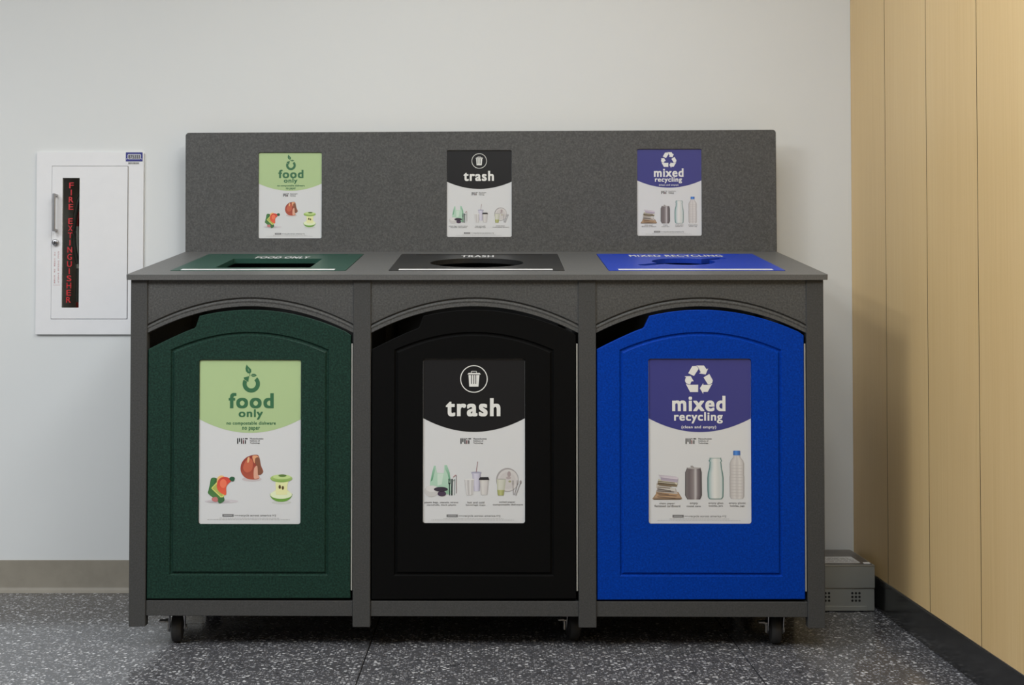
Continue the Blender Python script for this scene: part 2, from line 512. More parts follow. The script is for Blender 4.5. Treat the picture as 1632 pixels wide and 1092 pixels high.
# doors: slab with grip notch, routed groove, sign recess
DOOR_MAT = ['green_sheet', 'black_sheet', 'blue_sheet']
DOOR_LAB = ['dark green door', 'black door', 'bright blue door']
DY = .004                                    # front face of the doors
SIGN = [(-.7460, -.4722, .3337, .7740), (-.1430, .1310, .3370, .7770), (.4627, .7370, .3367, .7775)]
def door_outline(b0, b1):
    xm, hw = (b0 + b1) / 2, (b1 - b0) / 2
    l, r = b0 + .0025, b1 - .0065
    pts = [(l, .1335), (r, .1365), (r, .8405)]
    xs_ = xm - .138
    for i in range(1, 31):
        x = r + (xs_ - r) * i / 30
        pts.append((x, arch(x - xm, hw - .003, .9095, .8425)))
    xb_ = b0 + .1265
    pts.append((xb_ + .004, .8635)); pts.append((xb_, .8595))
    for i in range(1, 13):
        t = i / 12; x = xb_ + (l - xb_) * t
        pts.append((x, .8595 - .0565 * (t ** 1.12)))
    return pts
def panel_loop(b0, b1, ins, n=28):
    l, r = b0 + .0630 + ins, b1 - .0660 - ins
    zb, ze, za = .1965 + ins, .8020 - ins * .85, .8500 - ins
    xm = (l + r) / 2; hw = (r - l) / 2
    pts = [(l, zb), (r, zb)]
    for i in range(n + 1):
        x = r + (l - r) * i / n
        pts.append((x, arch(x - xm, hw, za, ze)))
    return pts
def rrect(x0, x1, z0, z1, r, n=4):
    pts = []
    for cx, cz, a0 in ((x1 - r, z0 + r, -90), (x1 - r, z1 - r, 0), (x0 + r, z1 - r, 90), (x0 + r, z0 + r, 180)):
        for i in range(n + 1):
            a_ = math.radians(a0 + 90 * i / n); pts.append((cx + r * math.cos(a_), cz + r * math.sin(a_)))
    return pts
def fill(mb, loops, y):
    flat = [p for l in loops for p in l]
    tr = tessellate_polygon([[Vector((p[0], p[1], 0)) for p in l] for l in loops])
    mb.raw([(p[0], y, p[1]) for p in flat], [tuple(t) for t in tr])
def wall_(mb, l0, y0, l1, y1):
    n_ = len(l0)
    mb.raw([(p[0], y0, p[1]) for p in l0] + [(p[0], y1, p[1]) for p in l1], [(i, (i + 1) % n_, n_ + (i + 1) % n_, n_ + i) for i in range(n_)])
def shrink(poly, d):
    cx = sum(p[0] for p in poly) / len(poly); cz = sum(p[1] for p in poly) / len(poly)
    out_ = []
    n_ = len(poly)
    for i in range(n_):
        a_, b_, c_ = Vector(poly[i - 1]), Vector(poly[i]), Vector(poly[(i + 1) % n_])
        e1, e2 = (b_ - a_).normalized(), (c_ - b_).normalized()
        n1, n2 = Vector((-e1.y, e1.x)), Vector((-e2.y, e2.x))
        nn = (n1 + n2); nn = nn / max(.6, nn.length_squared / 2)
        out_.append((b_.x + nn.x * d, b_.y + nn.y * d))
    return out_
doors = []
for k, (b0, b1) in enumerate(BAYS):
    o_ = door_outline(b0, b1); oi_ = shrink(o_, .0018)
    g0, g1, g2, g3 = (panel_loop(b0, b1, i) for i in (0, .0035, .0060, .0105))
    sx0, sx1, sz0, sz1 = SIGN[k]
    rc = rrect(sx0 - .0008, sx1 + .0008, sz0 - .0008, sz1 + .0008, .006)
    mb = MB()
    fill(mb, [oi_, g0], DY); wall_(mb, g0, DY, g1, DY + .0045); wall_(mb, g1, DY + .0045, g2, DY + .0045)
    wall_(mb, g2, DY + .0045, g3, DY); fill(mb, [g3, rc], DY); wall_(mb, rc, DY, rc, DY + .006); fill(mb, [rc], DY + .006)
    wall_(mb, o_, DY + .0015, oi_, DY); wall_(mb, o_, DY + .0015, o_, DY + .02); fill(mb, [o_], DY + .02)
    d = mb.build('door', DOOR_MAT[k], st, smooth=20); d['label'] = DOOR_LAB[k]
    doors.append(d)
    h = MB().box(b1 - .0058, b1 - .0018, DY + .002, DY + .006, .157, .8185, .0006)
    h.cyl((b1 - .0035, DY + .004, .157), (b1 - .0035, DY + .004, .8185), .0022, n=10)
    ho = h.build('piano_hinge', 'hinge_metal', d); ho['label'] = 'pale metal hinge strip'
    # bin behind the door
    bi = MB()
    X0, X1, Y0, Y1, Z0, Z1 = b0 + .03, b1 - .03, .06, .56, .12, .955
    bi.box(X0, X1, Y0, Y0 + .004, Z0, .80).box(X0, X1, Y1 - .004, Y1, Z0, Z1).box(X0, X0 + .004, Y0, Y1, Z0, .80).box(X1 - .004, X1, Y0, Y1, Z0, .80).box(X0, X1, Y0, Y1, Z0, Z0 + .004)
    bi.build('inner_bin', 'dark_inside', st)

# sloping countertop with three openings: a plate in its own plane (x, s along the slope)
DL = (DEP + .012) / math.cos(SLOPE)
def to_top(x, s, n_): return (x, -.012 + s * math.cos(SLOPE) - n_ * math.sin(SLOPE), ZC + s * math.sin(SLOPE) + n_ * math.cos(SLOPE))
LIDC = [-.6040, -.0010, .6055]
L0, L1, LW = .090, .560, .2430            # lid front, back (along slope), half width
TH = .0145
holes = [rrect(c - LW, c + LW, L0, L1, .004, 2) for c in LIDC]
ct = MB()
outl = rrect(-.941, .941, 0, DL, .004, 2)
ct.prism(outl, 0, -TH, holes)
for v in ct.bm.verts:                      # (x, -n, s) -> slope
    v.co = to_top(v.co.x, v.co.z, v.co.y)
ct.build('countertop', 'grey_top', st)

def superpts(c, kind):
    if kind == 0:
        return rrect(c - .1335, c + .1335, .166, .412, .004, 2)
    if kind == 1:
        return [(c - .003 + .1355 * math.cos(a_), .295 + .127 * math.sin(a_)) for a_ in [2 * math.pi * i / 56 for i in range(56)]]
    # round hole crossed by a diagonal paper slot
    cx, cs, R_ = c - .0045, .327, .092
    th = math.radians(36); hl, hw = .166, .017
    al = math.asin(hw / R_)
    pts = []
    for side in (0, 1):
        a0 = th + math.pi * side
        ax, ay = math.cos(a0), math.sin(a0)
        pts.append((cx + ax * hl + ay * hw, cs + ay * hl - ax * hw))
        pts.append((cx + ax * (hl + .006), cs + ay * (hl + .006)))
        pts.append((cx + ax * hl - ay * hw, cs + ay * hl + ax * hw))
        for i in range(21):
            a_ = a0 + al + (math.pi - 2 * al) * i / 20
            pts.append((cx + R_ * math.cos(a_), cs + R_ * math.sin(a_)))
    return pts
LID_MAT = ['green_lid', 'black_lid', 'blue_lid']
LID_TXT = ['FOOD ONLY', 'TRASH', 'MIXED RECYCLING']
LID_W = [.1615, .100, .284]
LID_LAB = ['dark green lid with rectangular opening', 'black lid with round opening', 'blue lid with round and slot opening']
for k, c in enumerate(LIDC):
    lid = MB()
    o_ = rrect(c - LW + .0012, c + LW - .0012, L0 + .0012, L1 - .0012, .004, 2)
    hole = superpts(c, k)
    top_n = .0012
    tr = tessellate_polygon([[Vector((p[0], p[1], 0)) for p in l] for l in (o_, hole)])
    flat = o_ + hole; nn = len(flat)
    lid.raw([(p[0], p[1], top_n) for p in flat] + [(p[0], p[1], -TH) for p in flat], [tuple(t) for t in tr] + [tuple(i + nn for i in t) for t in tr])
    for l_, dn in ((o_, -TH), (hole, -.013)):
        m_ = len(l_)
        lid.raw([(p[0], p[1], top_n) for p in l_] + [(p[0], p[1], dn) for p in l_], [(i, (i + 1) % m_, m_ + (i + 1) % m_, m_ + i) for i in range(m_)])
    # raised rib at the back edge
    lid.box(c - .195, c + .195, L1 - .033, L1 - .029, top_n - .001, top_n + .0012)
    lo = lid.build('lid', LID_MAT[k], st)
    lo['label'] = LID_LAB[k]
    lo.location = (0, -.012, ZC); lo.rotation_euler = (SLOPE, 0, 0)
    s = MB().box(c - .215, c + .2105, L0 + .0075, L0 + .030, top_n, top_n + .0012, .0004).build('label_strip', 'white_strip', lo)
    s['label'] = 'narrow white strip along the front edge'
    pr = Print(); cc = [-.5955, -.0058, .6005][k]
    t0 = [.474, .510, .522][k]
    pr.text(LID_TXT[k], cc - LID_W[k] / 2, t0, cc + LID_W[k] / 2, t0 - .058, alb(225, 226, 224), 1, .035)
    po = pr.build('lettering', lo, flat=True, base=top_n + .0003); po['label'] = 'white capital lettering ' + LID_TXT[k]

# backboard with three sign windows
SS = [(-.7080, -.5064, 1.1400, 1.4140), (-.1068, .1000, 1.1443, 1.4205), (.4993, .7043, 1.1480, 1.4240)]
BY = .6208
bk = MB()
sh = [rrect(x0 - .0006, x1 + .0006, z0 - .0006, z1 + .0006, .005) for x0, x1, z0, z1 in SS]
outer = rrect(-.9415, .9415, 1.068, 1.4815, .0105, 6)
TILT = .0042                                 # the board hangs a touch out of true
outer = [(x - (z - 1.28) * TILT, z + x * TILT) for x, z in outer]
oin = shrink(outer, .0015)
fill(bk, [oin] + sh, BY)
wall_(bk, outer, BY + .0015, oin, BY); wall_(bk, outer, BY + .0015, outer, BY + .019); fill(bk, [outer], BY + .019)
for h_ in sh:
    wall_(bk, h_, BY, h_, BY + .006); fill(bk, [h_], BY + .006)
bk.build('backboard', 'grey_sheet', st, smooth=25)

# ---------------------------------------------------------------- signs
HEAD = [alb(157, 178, 130), alb(9, 9, 12), alb(50, 52, 116)]
DKG = alb(52, 98, 66); WHT = alb(206, 206, 202); BLK = alb(30, 30, 30); GRY = alb(120, 120, 120)
RECT = [(316.2, 574, 162.6, 262), (674, 572.3, 163.2, 262.2), (1034.2, 572.3, 163.6, 263.2)]
def sign(k, x0, x1, z0, z1, yplane, small, label):
    w_, h_ = x1 - x0, z1 - z0
    so = MB().prism(rrect(-w_ / 2, w_ / 2, -h_ / 2, h_ / 2, .006 if not small else .0048), 0, .0012).build('sign', 'paper', st)
    so.location = ((x0 + x1) / 2, yplane, (z0 + z1) / 2); so['label'] = label
    rx, ry, rw, rh = RECT[k]
    big = .44 / rh                      # metres per picture pixel on the big sign
    kk = big * (.66 if small else 1.0)
    def at(crop):
        ox, oy, sc_ = crop
        return lambda p: ((ox + p[0] / sc_ - rx) / rw, (oy + p[1] / sc_ - ry) / rh)
    class El:                            # one printed element: drawn in crop pixels, scaled about its centre
        def __init__(s, crop): s.crop = crop; s.p = Print()
        def done(s, name, centre=None, sub=None):
            ox, oy, sc_ = s.crop
            xs_ = [v[0] for v in s.p.v]; ys_ = [v[1] for v in s.p.v]
            cx, cy = centre or ((min(xs_) + max(xs_)) / 2, (min(ys_) + max(ys_)) / 2)
            u, v = at(s.crop)((cx, cy))
            X, Z = (u - .5) * w_, (.5 - v) * h_
            o = s.p.build(name, so, fn=lambda p: (X + (p[0] - cx) / sc_ * kk, Z - (p[1] - cy) / sc_ * kk))
            if sub: o['label'] = sub
            return o
    # coloured head with a curved lower edge
    p = Print(); r = .0045
    side, apex = .362, .4455
    pts = [(-w_ / 2 + .0003, .5 * h_ - side * h_)]
    for i in range(1, 41):
        t = -1 + 2 * i / 40
        pts.append((t * (w_ / 2 - .0003), .5 * h_ - (apex - (apex - side) * t * t) * h_))
    pts += [(w_ / 2 - .0003, h_ / 2 - r), (w_ / 2 - r * .3, h_ / 2 - r * .3), (w_ / 2 - r, h_ / 2 - .0003), (-w_ / 2 + r, h_ / 2 - .0003), (-w_ / 2 + r * .3, h_ / 2 - r * .3), (-w_ / 2 + .0003, h_ / 2 - r)]
    p.poly(pts, HEAD[k], 0)
    p.build('head_field', so)['label'] = ['pale green printed head', 'black printed head', 'violet blue printed head'][k]
    # pictogram
    if k == 0:
        e = El((340, 570, 8.4)); q = e.p
        q.ring(497, 355, 118, 62, DKG, 2, -48, 208)
        q.poly([(393, 270), (470, 250), (456, 332), (438, 318), (405, 300)], DKG, 2)
        q.poly([(432, 95), (462, 130), (494, 160), (497, 195), (478, 216), (448, 212), (424, 185), (418, 150)], DKG, 3)
        q.poly([(487, 240), (515, 220), (545, 222), (574, 240), (545, 258), (515, 260)], DKG, 3)
        q.line([(475, 214), (477, 252)], 8, DKG, 2)
        q.line([(452, 150), (468, 190)], 4, HEAD[0], 4); q.line([(500, 240), (545, 240)], 4, HEAD[0], 4)
        e.done('pictogram', sub='dark green apple ring with two leaves')
        e = El((300, 560, 3.765)); e.p.text('food', 237, 252, 510, 345, DKG, 2, .036); e.done('title_lettering', sub='dark green word food')
        e = El((300, 560, 3.765)); e.p.text('only', 298, 350, 445, 412, DKG, 2, .032); e.done('title_lettering')
        e = El((300, 560, 3.765)); e.p.text('no compostable dishware', 225, 423, 523, 449, DKG, 2, .03); e.p.text('no paper', 320, 456, 427, 481, DKG, 2, .03); e.done('subtitle_lettering')
    elif k == 1:
        e = El((700, 575, 10.4)); q = e.p
        q.ring(577, 305, 229, 214, WHT, 2)
        q.poly([(470, 230), (488, 204), (672, 204), (692, 230)], WHT, 2)
        q.line([(534, 206), (534, 178), (620, 178), (620, 206)], 9, WHT, 2)
        q.poly([(486, 239), (669, 239), (652, 433), (499, 433)], WHT, 2)
        for x in (537, 573, 607): q.line([(x, 239), (x, 388)], 13, HEAD[1], 3)
        e.done('pictogram', sub='white waste bin in a white circle')
        e = El((700, 575, 10.4)); e.p.text('trash', 110, 625, 1018, 928, WHT, 2, .034); e.done('title_lettering', sub='white word trash')
    else:
        e = El((1060, 570, 8.4)); q = e.p
        for pl in ([(372, 117), (425, 114), (446, 130), (458, 155), (395, 250), (318, 212)],
                   [(425, 108), (530, 108), (566, 160), (586, 148), (553, 229), (463, 215), (486, 200), (462, 150), (448, 124)],
                   [(602, 222), (649, 308), (640, 342), (610, 362), (582, 362), (524, 268)],
                   [(642, 352), (580, 463), (522, 463), (519, 492), (474, 415), (520, 345), (520, 369), (605, 369)],
                   [(266, 254), (352, 252), (392, 322), (362, 322), (352, 340), (345, 362), (292, 350), (274, 318), (278, 290), (290, 268)],
                   [(286, 358), (345, 368), (452, 366), (450, 465), (342, 465)]):
            q.poly(pl, WHT, 2)
        e.done('pictogram', sub='white three-arrow recycling symbol')
        e = El((1060, 570, 8.4)); e.p.text('mixed', 100, 515, 818, 725, WHT, 2, .034); e.done('title_lettering', sub='white word mixed')
        e = El((1060, 570, 8.4)); e.p.text('recycling', 126, 735, 780, 888, WHT, 2, .030); e.done('title_lettering')
        e = El((1060, 570, 8.4)); e.p.text('(clean and empty)', 224, 915, 692, 965, WHT, 2, .02); e.done('subtitle_lettering')
    # institute mark
    dx = (377.0, 734.0, 1093.2)[k]; dy = (699.3, 699.3, 699.5)[k]
    e = El((dx, dy, 20.4)); q = e.p
    DR = alb(98, 50, 52)
    for x, y0, y1, c in ((18, 0, 182, BLK), (80, 0, 122, BLK), (145, 0, 182, BLK), (205, 62, 182, DR), (270, 62, 182, BLK)):
        q.line([(x, y0), (x, y1)], 36, c, 2)
    q.line([(205, 0), (205, 32)], 36, BLK, 2); q.line([(253, 16), (345, 16)], 32, BLK, 2)
    q.text('Massachusetts', 420, -8, 855, 36, BLK, 2, .02); q.text('Institute of', 420, 62, 742, 104, BLK, 2, .02); q.text('Technology', 420, 132, 742, 186, BLK, 2, .02)
    e.done('institute_mark')
    # foot: web address, bar and two rows of fine print
    fx, fy, fs_ = ((300, 560, 3.765), (660, 560, 3.765), (1020, 560, 3.765))[k]
    ddx = (0, -8, -8)[k]
    yb = (980, 982, 985)[k]
    e = El((fx, fy, fs_)); q = e.p
    q.poly([(203 + ddx, yb), (271 + ddx, yb), (271 + ddx, yb + 16), (203 + ddx, yb + 16)], alb(105, 105, 106), 2)
    q.line([(212 + ddx, yb + 8), (262 + ddx, yb + 8)], 4, alb(160, 160, 160), 3)
    q.text('www.', 276 + ddx, yb + 5, 303 + ddx, yb + 12, GRY, 2); q.text('recycle across america', 305 + ddx, yb + 1, 497 + ddx, yb + 18, alb(85, 85, 85), 2); q.text('.org', 499 + ddx, yb + 3, 527 + ddx, yb + 16, GRY, 2)
    rnd = random.Random(k)
    for (xa_, xb_, yy) in ((185, 545, yb + 24), (112, 612, yb + 33)):
        x = xa_
        while x < xb_:
            l_ = rnd.uniform(5, 17); q.line([(x + ddx, yy), (min(x + l_, xb_) + ddx, yy)], 3.2, alb(165, 165, 165), 2); x += l_ + 3.5
    e.done('footer_print')
    # pictures
    if k == 0:
        cr = (310, 690, 7.044)
        e = El(cr); q = e.p
        q.ell(300, 775, 190, 22, alb(186, 181, 184), 1); q.ell(265, 780, 130, 16, alb(172, 166, 170), 2)
        q.blob([(185, 515), (250, 522), (265, 600), (320, 715), (333, 755), (320, 778), (275, 798), (250, 770), (150, 690), (152, 650), (165, 590)], alb(78, 122, 66), 3, alb(52, 88, 50))
        q.blob([(190, 520), (225, 518), (200, 600), (170, 650), (160, 620)], alb(62, 112, 62), 4)
        q.poly([(180, 628), (245, 560), (335, 708), (302, 742)], alb(196, 198, 110), 4)
        q.poly([(192, 628), (240, 580), (318, 706), (298, 722)], alb(160, 165, 84), 5)
        q.blob([(250, 515), (290, 485), (330, 500), (280, 540), (250, 590)], alb(215, 170, 110), 5)
        q.blob([(245, 605), (258, 545), (290, 510), (335, 500), (380, 512), (410, 540), (372, 580), (352, 620), (350, 700), (305, 690), (262, 655)], alb(212, 92, 62), 6, alb(188, 62, 52))
        q.ell(318, 575, 38, 50, alb(222, 110, 80), 7)
        q.blob([(385, 520), (412, 497), (447, 510), (436, 548), (405, 545)], alb(42, 84, 58), 7)
        q.blob([(190, 740), (240, 725), (262, 760), (240, 782), (200, 770)], alb(178, 110, 108), 7)
        q.blob([(262, 745), (320, 730), (330, 770), (275, 798)], alb(60, 100, 62), 7)
        e.done('sandwich_picture', centre=(290, 640))
        e = El(cr); q = e.p
        q.ell(640, 525, 110, 26, alb(182, 172, 172), 1)
        q.blob([(512, 390), (528, 335), (572, 285), (625, 260), (700, 252), (725, 288), (742, 372), (768, 440), (742, 474), (712, 480), (726, 505), (700, 528), (610, 527), (550, 496), (517, 445)], alb(160, 78, 58), 2, alb(130, 52, 46))
        q.blob([(540, 400), (570, 320), (620, 290), (650, 330), (640, 420), (580, 450)], alb(178, 92, 68), 3)
        q.blob([(590, 290), (612, 278), (606, 330), (590, 340)], alb(208, 165, 120), 4)
        q.blob([(645, 268), (690, 258), (718, 280), (680, 290), (672, 345), (660, 330)], alb(205, 150, 112), 4)
        q.blob([(680, 292), (722, 288), (745, 400), (767, 444), (738, 474), (708, 468), (702, 400), (682, 350)], alb(122, 78, 58), 4)
        q.blob([(668, 400), (700, 378), (708, 468), (716, 482), (724, 508), (670, 522), (660, 470)], alb(200, 150, 128), 5)
        e.done('apple_picture', centre=(640, 390))
        e = El(cr); q = e.p
        q.ell(975, 785, 110, 18, alb(184, 186, 180), 1)
        q.poly([(905, 535), (1058, 535), (1042, 590), (1038, 645), (1092, 690), (848, 690), (912, 645), (908, 590)], alb(210, 206, 146), 3, alb(206, 210, 160))
        q.ell(972, 516, 124, 44, alb(118, 152, 72), 4, c2=alb(168, 190, 118)); q.ell(978, 500, 100, 26, alb(176, 196, 130), 5); q.ell(985, 485, 46, 14, alb(84, 112, 50), 6)
        q.ell(970, 690, 126, 90, alb(104, 150, 62), 4, 0, 180, c2=alb(84, 128, 48)); q.ell(970, 700, 122, 46, alb(206, 214, 178), 5); q.poly([(912, 640), (1040, 640), (1040, 700), (912, 700)], alb(208, 208, 156), 6)
        q.ell(955, 612, 13, 22, alb(72, 56, 28), 7); q.ell(990, 622, 12, 22, alb(72, 56, 28), 7)
        e.done('apple_core_picture', centre=(972, 625))
    elif k == 1:
        cr = (670, 720, 9.1)
        e = El(cr); q = e.p
        G1, G2, G3 = alb(150, 184, 162), alb(170, 194, 176), alb(80, 138, 104)
        q.poly([(195, 210), (222, 210), (240, 312), (340, 318), (348, 200), (384, 200), (425, 310), (442, 430), (440, 622), (385, 626), (135, 530), (140, 430), (168, 310)], G1, 1, G2)
        q.poly([(195, 210), (222, 210), (214, 270), (176, 420), (150, 440), (170, 310)], G3, 2, G1); q.poly([(352, 200), (384, 200), (425, 310), (436, 420), (420, 440), (395, 330), (358, 260)], G3, 2, G1)
        q.poly([(245, 325), (335, 325), (310, 480), (250, 500)], alb(182, 200, 186), 2)
        q.ell(160, 580, 105, 82, alb(182, 180, 178), 3); q.ell(170, 545, 90, 46, alb(196, 194, 192), 4)
        q.ell(298, 552, 102, 34, alb(52, 44, 56), 5); q.ell(312, 615, 62, 40, alb(66, 52, 70), 5)
        q.poly([(375, 560), (410, 560), (405, 625), (372, 620)], alb(130, 168, 140), 4)
        q.line([(421, 460), (423, 638)], 14, alb(28, 50, 42), 6)
        for x in (408, 421, 434): q.line([(x, 400), (x, 470)], 6, alb(28, 40, 38), 6)
        q.line([(408, 468), (434, 468)], 14, alb(28, 40, 38), 6)
        q.line([(460, 400), (456, 640)], 20, alb(26, 48, 40), 6)
        q.line([(474, 432), (500, 408), (496, 638)], 7, alb(90, 110, 104), 6)
        q.line([(474, 378), (514, 342), (524, 352)], 8, alb(150, 90, 88), 6); q.line([(522, 350), (525, 610)], 7, alb(105, 82, 84), 6)
        e.done('plastic_bag_picture', centre=(300, 430))
        e = El(cr); q = e.p
        q.lathe([(302, 740, 888), (325, 740, 888), (326, 752, 880), (580, 778, 862)], [(0, alb(158, 154, 172)), (.3, alb(192, 190, 202)), (.7, alb(180, 178, 192)), (1, alb(140, 136, 150))], 1)
        q.ell(814, 308, 74, 13, alb(150, 150, 168), 2); q.line([(833, 150), (812, 302)], 8, alb(120, 62, 70), 3)
        q.lathe([(405, 632, 786), (418, 640, 780), (620, 664, 766), (634, 674, 758)], [(0, alb(170, 168, 166)), (.15, alb(196, 195, 194)), (.4, alb(166, 163, 162)), (.6, alb(200, 199, 198)), (.8, alb(172, 169, 168)), (1, alb(186, 184, 182))], 4)
        q.ell(709, 408, 76, 10, alb(200, 200, 198), 5)
        q.lathe([(415, 862, 996), (622, 876, 976), (632, 884, 968)], [(0, alb(168, 164, 162)), (.3, alb(196, 194, 190)), (.8, alb(184, 180, 178)), (1, alb(160, 156, 154))], 4)
        q.poly([(848, 416), (856, 392), (870, 376), (988, 374), (996, 394), (1003, 416)], alb(38, 36, 38), 6)
        e.done('cups_picture', centre=(815, 395))
        e = El(cr); q = e.p
        q.ell(1265, 415, 165, 174, alb(150, 146, 146), 1); q.ell(1272, 420, 150, 158, alb(188, 185, 183), 2); q.ell(1268, 425, 118, 124, alb(182, 178, 176), 3)
        q.ell(1290, 330, 26, 40, alb(152, 140, 140), 4); q.ell(1282, 385, 36, 20, alb(160, 150, 150), 4); q.ell(1300, 437, 20, 14, alb(150, 148, 116), 4)
        q.lathe([(402, 1110, 1244), (625, 1120, 1216), (640, 1128, 1208)], [(0, alb(168, 170, 150)), (.3, alb(190, 190, 178)), (.7, alb(182, 182, 170)), (1, alb(164, 166, 148))], 5)
        q.lathe([(560, 1117, 1222), (640, 1128, 1208)], [(0, alb(138, 142, 84)), (.5, alb(168, 170, 118)), (1, alb(132, 136, 78))], 6)
        q.ell(1177, 404, 67, 7, alb(150, 150, 146), 6)
        for a_, b_ in (((1346, 470), (1352, 630)), ((1412, 470), (1368, 632)), ((1455, 460), (1388, 640))):
            q.line([a_, b_], 9, alb(118, 112, 114), 6)
        for x, y in ((1344, 450), (1412, 450)):
            for d_ in (-10, 0, 10): q.line([(x + d_, y - 30), (x + d_, y + 30)], 4, alb(125, 120, 120), 6)
        q.ell(1458, 445, 14, 26, alb(135, 130, 130), 6)
        e.done('plate_picture', centre=(1290, 440))
        for t_, bx in (('plastic bags, utensils, straws', (60, 730, 550, 760)), ('clamshells, black plastic', (92, 767, 520, 797)), ('hot and cold', (685, 728, 930, 757)), ('beverage cups', (662, 766, 945, 797)), ('soiled paper', (1145, 722, 1380, 752)), ('compostable dishware', (1055, 760, 1490, 792))):
            e = El(cr); e.p.text(t_, *bx, alb(90, 88, 88), 2, .004); e.done('caption')
    else:
        cr = (1030, 700, 7.8)
        e = El(cr); q = e.p
        q.poly([(75, 750), (150, 650), (400, 665), (450, 745), (420, 762), (100, 762)], alb(150, 128, 106), 1, alb(120, 98, 78))
        rnd = random.Random(5)
        stack = [((130, 640), (395, 665), (430, 735), (110, 735), (168, 140, 112)), ((140, 590), (370, 620), (395, 690), (130, 665), (176, 168, 160)), ((130, 555), (360, 620), (365, 655), (125, 612), (190, 186, 178)),
                 ((145, 530), (395, 560), (380, 600), (140, 575), (120, 108, 88)), ((150, 505), (390, 545), (388, 572), (150, 545), (196, 190, 170)), ((180, 465), (400, 500), (390, 548), (185, 520), (168, 158, 172)), ((150, 448), (370, 470), (405, 490), (395, 508), (180, 482), (196, 188, 196))]
        for i, s_ in enumerate(stack): q.poly(list(s_[:-1]), alb(*s_[-1]), 2 + i, alb(*[max(0, c - 26) for c in s_[-1]]))
        for i in range(9):
            y = 530 + i * 24; x = 130 + rnd.uniform(0, 30)
            q.line([(x, y), (x + rnd.uniform(150, 230), y + rnd.uniform(10, 26))], 7, alb(*rnd.choice([(84, 70, 62), (110, 92, 78), (205, 198, 190), (70, 60, 58)])), 10)
        q.line([(90, 752), (440, 748)], 8, alb(88, 70, 56), 10)
        e.done('paper_stack_picture', centre=(262, 605))
        e = El(cr); q = e.p
        sh_ = [(0, alb(62, 58, 60)), (.08, alb(108, 102, 102)), (.25, alb(100, 92, 94)), (.5, alb(126, 118, 118)), (.62, alb(176, 172, 172)), (.75, alb(112, 104, 106)), (.92, alb(84, 78, 80)), (1, alb(60, 56, 58))]
        q.lathe([(360, 508, 680), (376, 506, 682), (420, 486, 694), (705, 484, 696), (735, 500, 684), (757, 514, 672)], sh_, 2)
        q.ell(594, 366, 86, 10, alb(160, 156, 154), 3); q.poly([(550, 340), (575, 334), (602, 356), (590, 366), (560, 356)], alb(140, 136, 134), 4)
        e.done('can_picture', centre=(590, 545))
        e = El(cr); q = e.p
        sh_ = [(0, alb(62, 96, 92)), (.05, alb(88, 124, 122)), (.11, alb(150, 170, 170)), (.3, alb(192, 196, 194)), (.45, alb(204, 204, 200)), (.7, alb(188, 190, 186)), (.88, alb(184, 190, 188)), (.95, alb(104, 130, 126)), (1, alb(62, 92, 86))]
        q.lathe([(236, 792, 936), (262, 790, 938), (264, 782, 946), (284, 782, 946), (286, 792, 936), (360, 786, 944), (430, 768, 958), (490, 762, 966), (640, 762, 966), (725, 768, 962), (750, 784, 946)], sh_, 2)
        q.line([(795, 242), (933, 242)], 8, alb(130, 150, 144), 3); q.line([(790, 750), (940, 750)], 8, alb(90, 118, 110), 3)
        e.done('glass_bottle_picture', centre=(864, 495))
        e = El(cr); q = e.p
        sh_ = [(0, alb(150, 146, 144)), (.1, alb(176, 172, 170)), (.35, alb(190, 187, 184)), (.5, alb(178, 174, 172)), (.7, alb(194, 191, 188)), (.9, alb(176, 172, 170)), (1, alb(146, 142, 140))]
        q.lathe([(208, 1088, 1170), (230, 1084, 1174), (270, 1054, 1208), (310, 1040, 1222), (460, 1042, 1220), (470, 1038, 1224), (720, 1040, 1222), (748, 1056, 1206)], sh_, 2)
        for y in range(330, 730, 38): q.line([(1044, y), (1218, y + 4)], 5, alb(168, 164, 162), 3)
        q.lathe([(148, 1092, 1168), (156, 1086, 1174), (206, 1086, 1174)], [(0, alb(38, 82, 150)), (.4, alb(74, 128, 198)), (1, alb(36, 78, 146))], 4)
        e.done('plastic_bottle_picture', centre=(1130, 448))
        for t_, bx in (('clean paper', (165, 793, 358, 822)), ('flattened cardboard', (103, 824, 425, 852)), ('empty', (543, 793, 645, 822)), ('metal cans', (505, 828, 680, 850)), ('empty glass', (775, 789, 960, 818)), ('bottles, jars', (780, 824, 955, 852)), ('empty plastic', (1030, 789, 1240, 818)), ('bottles, jugs', (1045, 824, 1225, 852))):
            e = El(cr); e.p.text(t_, *bx, alb(95, 92, 90), 2, .004); e.done('caption')
NM = ['food only sign', 'trash sign', 'mixed recycling sign']
for k in range(3):
    sign(k, *SIGN[k], DY + .0042, False, 'large white and ' + ['pale green ', 'black ', 'violet '][k] + NM[k] + ' on door')
    sign(k, *SS[k], BY + .0042, True, 'small white and ' + ['pale green ', 'black ', 'violet '][k] + NM[k] + ' on backboard')

